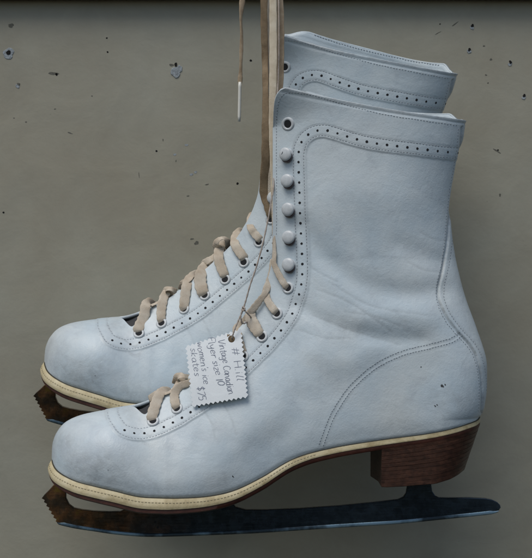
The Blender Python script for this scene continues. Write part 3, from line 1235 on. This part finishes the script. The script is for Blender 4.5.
EN = -0.0087                 # depth of the front boot's facing edge
EF = SEP - 0.0087
bm = bmesh.new()
near_laces = [
    # foot of the lacing
    [(152, 421.5, 'h-1', 7), (152.6, 418, 'h2.5', 9), (155.5, 409, 'h3.5', 9), (158.5, 402, -5, 9), (161.5, 395.5, -2, 8.5, 20), (166, 392.5, 4, 8, 40), (171, 390, 12, 6, 40)],
    [(149, 399, 6, 6, 30), (158, 396, 2, 6, 40), (165, 396.5, -1, 4, 55), (171, 394.5, -2, 4, 60), (176, 391, 0, 5, 40), (181, 385, 3, 7, 30), (187, 379, 8, 7)],
    [(177, 409.5, 'h-1', 6), (176.7, 406, 'h2.5', 7.5), (175.5, 399, 'h3', 7.5), (177, 393, 'h3', 7), (181.5, 388.5, -4, 6.5), (187, 386.5, -5, 6), (195, 383, -3, 6), (204, 374, 3, 6)],
    [(176, 384, 6, 7), (179, 380, 1, 8, 35), (184, 378.5, -3, 7, 60), (190, 380, 2, 6, 40), (196, 378, 8, 6)],
    # under the tag
    [(200.5, 392, 'h-1', 6), (200, 386, 'h2', 8), (203, 377, 'h2.5', 8), (209, 366, 1, 8), (216, 358, 8, 7)],
    [(222, 375.5, 'h-1', 6), (221, 369, 'h2', 8), (222, 358, 'h2.5', 8), (227, 347, 1, 8), (234, 339, 8, 7)],
    [(243, 357, 'h-1', 6), (242, 351, 'h2', 8), (239, 340, 'h2.5', 8), (239, 331, 1, 8), (246, 322, 8, 7)],
    # above the tag
    [(260.8, 337, 'h-1', 7), (259, 333, 'h2.5', 9), (255, 326, 'h3.5', 10), (252.5, 320, 'h4', 9.5), (252, 314.5, -2, 8, 20), (255, 311, 3, 6, 50), (261, 308, 9, 6)],
    [(243, 325, 4, 5, 30), (247, 320, 0, 5, 30), (251, 315.5, -3, 5.5), (256, 309.5, -4, 6), (261, 303, -4.5, 5.5), (265.5, 297, -4, 5), (268.5, 290, -2, 6), (270.5, 284, 0, 6), (272.5, 275, 2, 5), (274, 262, 4, 4.5)],
    [(277, 314, 'h-1', 6), (275.4, 311, 'h2.5', 6.5), (272, 306.5, 'h3', 6.5), (269, 301, 'h3', 6), (267, 295.5, -2, 5.5), (267.5, 290, 2, 5), (271, 283, 8, 5)],
    [(288, 289, 'h-1', 5.5), (286, 285.5, 'h2.5', 6.5), (282, 278.5, 'h3.5', 6.5), (278, 270, 'h4', 6), (275.6, 263, 'h4', 5.2), (274.4, 255, -3, 4.6, 20), (274, 240, -1, 4.2, 40), (273.4, 215, 2, 4.2, 30), (273, 185, 5, 4.6), (272.2, 150, 8, 5.5), (272, 120, 12, 6.5), (272.8, 90, 16, 7.5), (273.2, 60, 20, 8, 5), (273.2, 30, 25, 8, -5), (273, 0, 30, 7.8), (272, -45, 38, 7)],
    [(275.5, 262, 5, 4), (274.8, 240, 8, 3.8, 20), (274.6, 215, 11, 3.8, 40), (274.8, 180, 15, 4, 50), (275.5, 150, 19, 4.4, 60), (276.5, 120, 22, 4.8, 50), (279.6, 90, 26, 7.2, 20), (280.4, 60, 30, 7.6, 10), (280.8, 30, 34, 7.2, 5), (280, 0, 38, 6.8, 0), (276, -45, 44, 6)],
]
for sp in near_laces:
    hang = sp[-1][1] < 0
    ribbon(bm, lace_points(sp, BV, EN), 1.05 if not hang else 1.1, 0)
for f in bm.faces:
    c = f.calc_center_median()
    up_ = c.z > P(0, 205, c.y).z
    f.material_index = (3 if c.x > P(276.6, 0, c.y).x else 1) if up_ else 0
c0 = tag_back(231.5, 339)
ribbon(bm, np.array([(*(c0 + Vector((dx * S, 0, dz * S))), 8, 0) for dx, dz in ((-4.5, 0.5), (-2, 0.3), (0, 0), (2.5, -1), (5, -2))], float), 1.2, 2)
lace_n = bm_obj('lace', bm, near, (M_LACE, M_LACEW, M_LACEB, M_LACEM))

bm = bmesh.new()
far_laces = [
    [(138.3, 333, 'h-1', 7), (138.8, 330, 'h2.5', 9.5), (142, 321.5, -9.5, 10), (144.6, 314, -7.5, 9.5), (147, 307.5, -4, 9.5, 15), (151, 304.5, 2, 8.5, 30), (155.5, 306.5, 8, 7, 30)],
    [(141, 309, 6, 5, 30), (148, 309.5, -1, 4, 50), (156, 306.5, -2, 4, 60), (163, 303, -1, 4.5, 50), (170, 299.5, 2, 5, 40), (176, 297, 6, 6)],
    [(162, 322.8, 'h-1', 6), (162, 319, 'h2.5', 8), (162.6, 311, 'h3.5', 8.5), (164, 304, 'h3.5', 8.5), (166, 297.5, -1, 8, 15), (170.5, 294, 2, 8, 40), (176, 297, 8, 7, 40)],
    [(164, 297, 6, 6, 20), (167, 292.5, 1, 7, 55), (172, 291.5, -2, 7, 60), (177.5, 294.5, 3, 6, 30)],
    [(184.7, 311, 'h-1', 6.5), (185, 307, 'h2.5', 8.5), (186.5, 298, 'h3.5', 9), (188, 289, 'h4', 9), (190, 282, -1, 9, 15), (194, 278.5, 4, 8, 35), (200, 277, 10, 7)],
    [(181, 290, 8, 6, 20), (184, 286, 1, 7, 40), (189, 282.5, -2, 8, 50), (193.5, 277.5, 2, 7, 30), (199, 273, 8, 7)],
    [(203.8, 296.5, 'h-1', 8), (203.5, 292.5, 'h3', 10.5), (201.8, 284, 'h4', 11), (202.6, 275.5, 'h4', 10.5), (206, 269, -1, 9.5, 10), (211, 266.5, 4, 8, 30), (217, 267, 11, 7)],
    [(203, 270, 8, 6), (206, 265.5, 1, 7, 25), (212, 261.5, -2, 7, 40), (217.5, 258.5, 1, 7, 40), (224, 255.5, 7, 6)],
    [(225, 278.5, 'h-1', 6.5), (224.6, 274.5, 'h2.5', 8.5), (221.5, 266, 'h3.5', 9), (220, 258, 'h4', 9), (221, 251, -1, 9, 10), (225, 246.5, 4, 8, 30), (231, 248, 10, 7)],
    # the loose hump
    [(226, 256, 5, 6, 0), (220, 251.5, 0, 7.5, 15), (217.5, 246.5, -3, 8, 40), (220.5, 241.5, -5, 8, 65), (225, 241, -4, 8, 70), (228.5, 245, -1, 8, 40), (230, 250, 6, 7, 20)],
    [(244.3, 260.8, 'h-1', 6.5), (243.5, 257, 'h2.5', 8.5), (239, 250.5, 'h3.5', 8.5), (236, 244, 'h3.5', 8), (237, 237.5, -1, 7.5, 15), (241, 233.5, 4, 7, 35), (246, 234, 10, 6)],
    [(261.5, 241.5, 'h-1', 5.5), (259.5, 238.6, 'h2.5', 7), (255, 233.5, 'h3', 7), (251.8, 228, 'h3', 6.5), (250.8, 222, -1, 6, 20), (253, 217.5, 4, 6, 35), (257, 216, 10, 5)],
    [(242, 236, 6, 5, 30), (247, 232, 0, 4.5, 40), (251, 226, -2, 4, 50), (256, 219, 2, 4, 50), (262, 210, 6, 4)],
    # out of the top eyelet and up
    [(270.4, 219.5, 'h-1', 5), (269.8, 214, 'h3', 6), (268.2, 205, 'h4', 7.5), (265.9, 190, 'h5', 9.4), (265.6, 160, -22, 9.2), (265.6, 130, -23, 8.2, 8), (265.5, 95, -20, 7.0, 20), (265, 60, -13, 7.4, 25), (264.4, 35, -14, 7.6, 10), (264, 10, -15, 7.4), (264.5, -45, -18, 7)],
    [(272, 209, 'h2', 4), (271.2, 195, 'h4', 4.4, 20), (270.4, 165, -21, 5, 30), (269.6, 130, -22, 5, 20), (268.4, 95, -19, 5), (267.5, 50, -7, 5), (267.5, 0, -8, 5), (268, -45, -9, 5)],
]
nf = 0
for k, sp in enumerate(far_laces):
    hang = sp[-1][1] < 0
    ribbon(bm, lace_points(sp, BVF, EF), 1.05 if not hang else 1.3, 1 if (hang and k == 13) else 0)
# loose end that comes back down with its tip
endp = [(243.5, -45, -6, 6), (242.6, -5, -5, 5.6), (241.6, 8, -5, 4.6, 20), (240.9, 20, -5, 2.8, 40), (241.6, 35, -5, 3.0, 30), (241.3, 50, -5, 3.4), (241.0, 62, -5, 2.8, 20), (240.6, 72, -5, 3.0), (240.2, 78, -5, 4.4), (239.9, 83, -5, 4.0)]
ribbon(bm, lace_points(endp, BVF, EF), 2.0, 2)
FB = MF @ Matrix.Translation(BASE)
bm.transform(FB.inverted())
lace_f = bm_obj('lace', bm, far, (M_LACE, M_LACEB, M_LACEM), origin=Vector((0, 0, 0)))
bm = bmesh.new()
a_, b_ = P(239.9, 82, EF - 0.005), P(239.2, 121.5, EF - 0.0045)
prev = None
for k in range(9):
    c = a_.lerp(b_, k / 8)
    r = (1.75 if k < 8 else 1.3) * S
    vs = [bm.verts.new(c + Vector((math.cos(2 * math.pi * i / 12) * r, math.sin(2 * math.pi * i / 12) * r, 0))) for i in range(12)]
    if prev:
        for i in range(12):
            bm.faces.new((prev[i], prev[(i + 1) % 12], vs[(i + 1) % 12], vs[i]))
    else:
        bm.faces.new(vs)
    prev = vs
bm.faces.new(prev)
bm.transform(FB.inverted())
bm_obj('aglet', bm, lace_f, (M_AGLET,), origin=Vector((0, 0, 0)))

# ------------------------------------------------------------------ PRICE TAG
BASE = tag_pt(231.5, 339)
tag = thing('price_tag', BASE, 'small white paper price tag with zigzag edges, handwritten, tied over the front skate', 'price tag')
outl = []
for a, b in ((TL, TR), (TR, BR), (BR, BL), (BL, TL)):
    Ls = np.linalg.norm(b - a)
    n = int(round(Ls / 4.6))
    t = (b - a) / Ls
    nn = np.array([t[1], -t[0]])
    for k in range(n):
        outl.append(a + t * Ls * (k / n) - nn * 1.0)
        outl.append(a + t * Ls * ((k + 0.5) / n) + nn * 1.0)
hole = [np.array([231.5 + 3.4 * math.cos(t), 339 + 3.6 * math.sin(t)]) for t in np.linspace(0, 2 * math.pi, 20, endpoint=False)]
bm = bmesh.new()
edges = []
for pl in (outl, hole):
    vs = [bm.verts.new((p[0], -p[1], 0)) for p in pl]
    for i in range(len(vs)):
        edges.append(bm.edges.new((vs[i], vs[(i + 1) % len(vs)])))
bmesh.ops.triangle_fill(bm, edges=edges, use_beauty=True)
bmesh.ops.subdivide_edges(bm, edges=[e for e in bm.edges if e.calc_length() > 9], cuts=4, use_grid_fill=False)
bmesh.ops.triangulate(bm, faces=bm.faces)
for v in bm.verts:
    v.co = tag_pt(v.co.x, -v.co.y)
ret = bmesh.ops.extrude_face_region(bm, geom=list(bm.faces))
for v in ret['geom']:
    if isinstance(v, bmesh.types.BMVert):
        v.co.y += 0.00045
bm_obj('card', bm, tag, (M_PAPER,), smooth=False)

G = {
    'V': [[(0, 1), (.25, 0), (.55, 1)]], 'i': [[(.1, .6), (.1, 0)], [(.1, .82), (.12, .9)]],
    'n': [[(0, .6), (.02, 0)], [(.02, .4), (.15, .6), (.3, .55), (.34, .2), (.38, 0)]],
    't': [[(.16, .95), (.14, .12), (.24, 0), (.34, .06)], [(0, .64), (.34, .66)]],
    'a': [[(.36, .55), (.2, .6), (.03, .4), (.03, .15), (.15, 0), (.3, .12), (.37, .55), (.36, .1), (.45, 0)]],
    'g': [[(.36, .55), (.2, .6), (.03, .42), (.05, .15), (.2, .06), (.35, .25), (.37, .55), (.35, -.25), (.2, -.38), (.03, -.27)]],
    'e': [[(.03, .3), (.34, .38), (.3, .56), (.15, .6), (.02, .4), (.04, .14), (.18, 0), (.37, .1)]],
    'C': [[(.5, .82), (.32, 1), (.1, .78), (.02, .38), (.13, .06), (.34, 0), (.52, .16)]],
    'd': [[(.34, .45), (.2, .58), (.03, .4), (.03, .15), (.17, 0), (.32, .14), (.38, 1.0), (.36, .1), (.44, 0)]],
    'F': [[(.02, 0), (.04, 1), (.46, 1.02)], [(.03, .5), (.36, .55)]],
    'l': [[(.07, 1), (.05, .12), (.16, 0)]],
    'y': [[(0, .6), (.07, .2), (.2, .12), (.33, .35)], [(.38, .6), (.3, -.2), (.15, -.38), (0, -.28)]],
    'r': [[(0, .6), (.03, 0)], [(.02, .38), (.14, .58), (.3, .53)]],
    's': [[(.3, .52), (.16, .6), (.03, .48), (.15, .32), (.28, .17), (.15, 0), (0, .08)]],
    'z': [[(.02, .58), (.33, .58), (.02, .02), (.36, .03)]],
    '1': [[(.08, 1), (.08, 0)]], '0': [[(.2, 1), (.03, .75), (.03, .25), (.2, 0), (.38, .25), (.38, .75), (.2, 1)]],
    'w': [[(0, .6), (.1, 0), (.24, .45), (.36, 0), (.5, .6)]],
    'o': [[(.2, .6), (.03, .42), (.04, .15), (.18, 0), (.34, .16), (.35, .44), (.2, .6)]],
    'm': [[(0, .6), (.02, 0)], [(.02, .4), (.12, .6), (.22, .52), (.25, 0)], [(.25, .4), (.36, .6), (.46, .52), (.5, 0)]],
    "'": [[(.06, 1.02), (.03, .8)]], 'c': [[(.34, .5), (.2, .6), (.03, .4), (.04, .14), (.18, 0), (.35, .1)]],
    'k': [[(.03, 1), (.03, 0)], [(.32, .6), (.05, .28), (.34, 0)]],
    '$': [[(.38, .8), (.2, .9), (.03, .72), (.2, .52), (.38, .3), (.2, .1), (.02, .2)], [(.2, 1.08), (.2, -.1)]],
    '7': [[(0, .95), (.4, 1), (.12, 0)]], '5': [[(.38, 1), (.06, 1), (.04, .56), (.25, .6), (.38, .35), (.25, .03), (.02, .08)]],
    '#': [[(.18, 1), (.1, 0)], [(.4, 1), (.32, 0)], [(0, .66), (.5, .7)], [(0, .32), (.48, .36)]],
    'H': [[(.02, 1), (.02, 0)], [(.42, 1), (.42, 0)], [(.02, .5), (.42, .52)]],
    '.': [[(.05, .06), (.1, .0)]],
}
WID = {'V': .62, 'i': .24, 't': .38, 'l': .24, '1': .22, "'": .14, 'w': .6, 'm': .62, 'C': .6, '#': .62, ' ': .3, '.': .2, 'r': .36, 's': .38, 'z': .42, 'c': .42}
COLS = [('# H.ill', (231.5, 348), (237, 382), 8.5, .95), ('Vintage Canadian', (218, 340), (228.5, 395), 8.2, .95), ('Flyer size 10', (207.3, 338), (218, 386), 8.0, .9),
        ("women's ice", (197, 342.5), (204, 385), 7.8, .9), ('skates', (190, 348.5), (194.5, 377), 7.5, .9), ('$75', (196.5, 387), (199, 401.5), 8.5, 1.1)]
bm = bmesh.new()
for txt, a, b, hgt, wgt in COLS:
    a, b = np.array(a, float), np.array(b, float)
    tot = sum(WID.get(c, .5) for c in txt)
    Ls = np.linalg.norm(b - a)
    t = (b - a) / Ls
    up = np.array([t[1], -t[0]])                  # letters stand to the right: the tag hangs turned a quarter
    x = 0
    for c in txt:
        if c in G:
            base_j = rng.normal(0, 0.25)
            sl = rng.uniform(0.02, 0.16)
            for stk in G[c]:
                pl = [a + t * ((x + px_ + sl * py_) * Ls / tot) + up * (py_ * hgt * 0.86 + base_j) for px_, py_ in stk]
                pl = catmull(pl, 5) if len(pl) > 2 else np.array(pl)
                pl = resample(pl, 0.8) if len(pl) > 1 else pl
                tt = np.gradient(pl, axis=0)
                tt /= np.maximum(1e-9, np.linalg.norm(tt, axis=1))[:, None]
                prev = None
                for k in range(len(pl)):
                    wv = 0.58 * wgt / 2 * rng.uniform(0.8, 1.15) * (0.7 if k in (0, len(pl) - 1) else 1)
                    nn = np.array([-tt[k, 1], tt[k, 0]]) * wv
                    vs = [bm.verts.new(tag_pt(*(pl[k] + nn), 0.10)), bm.verts.new(tag_pt(*(pl[k] - nn), 0.10))]
                    if prev:
                        bm.faces.new((prev[0], prev[1], vs[1], vs[0]))
                    prev = vs
        x += WID.get(c, .5)
bm_obj('handwriting', bm, tag, (M_INK,), smooth=False)


def tube(bm, arr, rad, mi=0, per=8, K=8):
    d = catmull(arr, per)
    tan = np.gradient(d[:, :3], axis=0)
    prev = None
    pa = Vector((0, -1, 0))
    for i in range(len(d)):
        t = Vector(tan[i]).normalized()
        a = (pa - t * pa.dot(t)).normalized()
        pa = a
        b = t.cross(a)
        vs = [bm.verts.new(Vector(d[i, :3]) + (a * math.cos(2 * math.pi * k / K) + b * math.sin(2 * math.pi * k / K)) * rad * S * (1 + 0.2 * math.sin(i * 1.7))) for k in range(K)]
        if prev:
            for k in range(K):
                bm.faces.new((prev[k], prev[(k + 1) % K], vs[(k + 1) % K], vs[k])).material_index = mi
        prev = vs


bm = bmesh.new()
th = tag_pt(231.5, 339)
ty = th.y
zf = [(277.5, -45, EN + 0.038), (278.6, 0, EN + 0.031), (278.8, 40, EN + 0.0255), (278.2, 75, EN + 0.0195), (276.6, 110, EN + 0.0125), (275.0, 150, EN + 0.005), (273.6, 186, EN - 0.002), (271.5, 200, EN - 0.004), (267.5, 222, EN - 0.007), (262.5, 245, EN - 0.009), (256, 268, EN - 0.010), (250.2, 285, EN - 0.011), (246, 300, EN - 0.011), (243.2, 309, EN - 0.011), (240, 317, ty - 0.001), (236, 326, ty - 0.002), (233.5, 333, ty - 0.002), (232.2, 337.5, ty - 0.0005), (231.5, 339, ty + 0.003)]
arr = np.array([tuple(P(*p)) for p in zf])
tube(bm, arr, 0.75)
zf = [(243.6, 308, EN - 0.011), (246, 312, EN - 0.012), (249.5, 315.5, EN - 0.008), (252, 319, EN - 0.002)]
tube(bm, np.array([tuple(P(*p)) for p in zf]), 0.7)
zf = [(243.4, 309, EN - 0.011), (241.2, 313, EN - 0.012), (241, 319, EN - 0.012), (243, 323.5, EN - 0.010), (247, 322, EN - 0.006), (250, 319, EN - 0.001)]
tube(bm, np.array([tuple(P(*p)) for p in zf]), 0.7)
zf = [(242.4, 307, EN - 0.0115), (244.6, 308.2, EN - 0.0125), (243.8, 310.6, EN - 0.0125), (242, 309.6, EN - 0.0115), (243.6, 307.6, EN - 0.0105)]
tube(bm, np.array([tuple(P(*p)) for p in zf]), 0.9)
bm_obj('string', bm, tag, (M_STRING,))

# ------------------------------------------------------------------ WALL
BASE = Vector((0, WALL_Y, 0))
bm = bmesh.new()
vs = [bm.verts.new(v) for v in ((-1.6, WALL_Y, -1.4), (1.6, WALL_Y, -1.4), (1.6, WALL_Y, 0.9), (-1.6, WALL_Y, 0.9),
                                (-1.6, WALL_Y + .05, -1.4), (1.6, WALL_Y + .05, -1.4), (1.6, WALL_Y + .05, 0.9), (-1.6, WALL_Y + .05, 0.9))]
for f in ((0, 1, 2, 3), (7, 6, 5, 4), (0, 4, 5, 1), (1, 5, 6, 2), (2, 6, 7, 3), (3, 7, 4, 0)):
    bm.faces.new([vs[i] for i in f])


def wmark(px, py, r, mi, sx=1.0, sz=1.0, rot=0.0, k=9, jag=0.25, lift=0.15):
    c = P(px, py, WALL_Y)
    ph_ = [random.uniform(0, 6.28) for _ in range(3)]
    k = max(k, 16)
    ring = []
    for i in range(k):
        th_ = 2 * math.pi * i / k
        rr_ = r * (1 + jag * (0.55 * math.sin(2 * th_ + ph_[0]) + 0.45 * math.sin(3 * th_ + ph_[1]) + 0.35 * math.sin(5 * th_ + ph_[2]))) * S * 1.15
        x_, z_ = math.cos(th_) * rr_ * sx, math.sin(th_) * rr_ * sz
        ring.append(Vector((c.x + x_ * math.cos(rot) - z_ * math.sin(rot), WALL_Y - lift * S, c.z + x_ * math.sin(rot) + z_ * math.cos(rot))))
    v_ = [bm.verts.new(p) for p in ring]
    f = bm.faces.new(v_)
    f.material_index = mi
    base_ = [bm.verts.new(Vector((c.x + (p.x - c.x) * 1.12, WALL_Y + 0.0002, c.z + (p.z - c.z) * 1.12))) for p in ring]
    for i in range(k):
        bm.faces.new((v_[i], v_[(i + 1) % k], base_[(i + 1) % k], base_[i])).material_index = mi


# chipped screw hole, bright chip, nail holes with flaked paint, scuffs
wmark(8.5, 53.5, 5.2, 2, 1.05, 0.95, jag=0.22, lift=0.6, k=13); wmark(8.6, 52.6, 2.3, 1, lift=0.9, jag=0.12)
wmark(17.5, 86, 2.2, 2, 0.8, 1, lift=0.4); wmark(18.5, 84, 1.3, 3, lift=0.7)
wmark(11, 25.5, 2.4, 3, 1.2, 0.8)
wmark(53.5, 73.4, 3.6, 3, 1.35, 0.38, rot=-0.1); wmark(56.5, 74.4, 1.4, 1, 1, 0.8)
wmark(175.5, 72.3, 5.0, 2, 0.95, 0.95, k=13, jag=0.2, lift=0.9); wmark(180, 68.5, 2.8, 2, 0.8, 1.1, lift=0.7); wmark(175.8, 64.5, 1.3, 1, 0.8, 1.7, lift=1.1); wmark(171.5, 65, 2.0, 3, 1, .7)
for x, y in ((472, 27.5), (469, 51.5), (510, 64), (523.8, 97.5)):
    wmark(x, y, 2.2, 2, 0.9, 0.85, lift=0.5); wmark(x + 0.4, y - 1.9, 1.5, 1, 0.85, 1.1, lift=0.8)
for x, y, r in ((156.5, 151, 1.2), (237.5, 183.5, 1.4), (250.8, 60.5, 1.4), (106.8, 38, 1.0), (107.6, 52, 1.1), (3.5, 212.5, 1.2), (241, 243.5, 1.0), (440, 24, .8), (498, 150, 1.0)):
    wmark(x, y, r * 0.82, 1, jag=0.15)
for x, y, r in ((174.8, 154.5, 1.3), (186.5, 145, 1.4), (191.4, 174.5, 1.5), (195.5, 172.2, 1.4)):
    wmark(x, y, r, 2, 1.2, .8)
for x, y, r, sx, sz, ro in ((188, 196, 1.6, 1.2, .6, 0), (207, 184.5, 1.6, 1.5, .6, .2), (176, 161, 1.4, .5, 1.2, 0), (70, 133, 2.6, 1.3, .35, -.3), (55, 109, 1.4, 1, .6, 0),
                            (455, 24, 3.5, 1.6, .22, .6), (438, 33, 3, 1.5, .2, .5), (491, 59.5, 2.0, 1, .7, 0), (486, 75, 1.5, 1, .7, 0), (484, 46, 1.5, 1, .8, 0), (497, 151, 4, 1.5, .28, -.6), (500, 195, 2, .7, 1, 0),
                            (488, 83, 1.2, 1, 1, 0), (26, 122, 1.4, 1, .6, 0), (14, 118, 1.2, 1, .6, 0), (92, 96, 1, 1, 1, 0), (163, 140, 1.5, .4, 1.4, 0), (196.5, 243, 3.4, 1, .7, .2), (192, 239, 2.2, 1.2, .5, 0), (139, 175, 2.5, .2, 1.6, 0.1)):
    wmark(x, y, r * 0.72, 3, sx, sz, ro, lift=0.08)
wall = bm_obj('wall', bm, None, (M_WALL, M_HOLE, M_CHIP, M_SCUFF), smooth=False)
wall['kind'] = 'structure'

# wooden rail along the top of the picture; the skates hang below it and it shades the wall
BASE = P(266, -2, WALL_Y - 0.02)
bm = bmesh.new()
zb = P(0, 0.6, WALL_Y).z
r_ = bmesh.ops.create_cube(bm, size=1.0)
for v in r_['verts']:
    v.co = Vector((v.co.x * 2.6, WALL_Y - 0.008 + v.co.y * 0.013, zb + 0.045 + v.co.z * 0.09))
bmesh.ops.bevel(bm, geom=list(bm.edges), offset=0.003, segments=2, affect='EDGES')
rail = bm_obj('wooden_rail', bm, None, (M_WOOD,), smooth=False)
rail['label'] = 'dark brown wooden rail on the wall along the top edge of the picture'
rail['category'] = 'rail'

# ------------------------------------------------------------------ light
w = bpy.data.worlds.new('World')
SC.world = w
w.use_nodes = True
nt = w.node_tree
bg = nt.nodes['Background']
sky = nt.nodes.new('ShaderNodeTexSky')
sky.sky_type = 'NISHITA'
sky.sun_disc = False
EL, AZ = math.radians(60), math.radians(214)     # AZ measured clockwise from +Y (the wall): light comes from the camera side
sky.sun_elevation = EL
sky.sun_rotation = AZ
sky.air_density = 1.2
sky.dust_density = 2.0
nt.links.new(sky.outputs[0], bg.inputs['Color'])
bg.inputs['Strength'].default_value = 0.08
sd = bpy.data.lights.new('sun', 'SUN')
sd.energy = 1.5
sd.angle = math.radians(35)
sd.color = (1.0, 0.95, 0.88)
so = bpy.data.objects.new('sun', sd)
COL.objects.link(so)
sv = Vector((math.sin(AZ) * math.cos(EL), math.cos(AZ) * math.cos(EL), math.sin(EL)))
so.rotation_euler = sv.to_track_quat('Z', 'Y').to_euler()
so.location = sv * 3

# ------------------------------------------------------------------ camera
cd = bpy.data.cameras.new('camera')
cd.sensor_fit = 'HORIZONTAL'
cd.sensor_width = 36
cd.lens = 36 * D / (532 * S)
cd.clip_start = 0.01
cd.clip_end = 100
cam = bpy.data.objects.new('camera', cd)
COL.objects.link(cam)
cam.location = CAM
cam.rotation_euler = (math.radians(90), 0, 0)
SC.camera = cam
SC.render.engine = 'CYCLES'
SC.view_settings.view_transform = 'Standard'
SC.view_settings.look = 'None'
SC.view_settings.exposure = 0.22
SC.view_settings.gamma = 1.0
for o in list(bpy.data.meshes):
    if o.users == 0:
        bpy.data.meshes.remove(o)
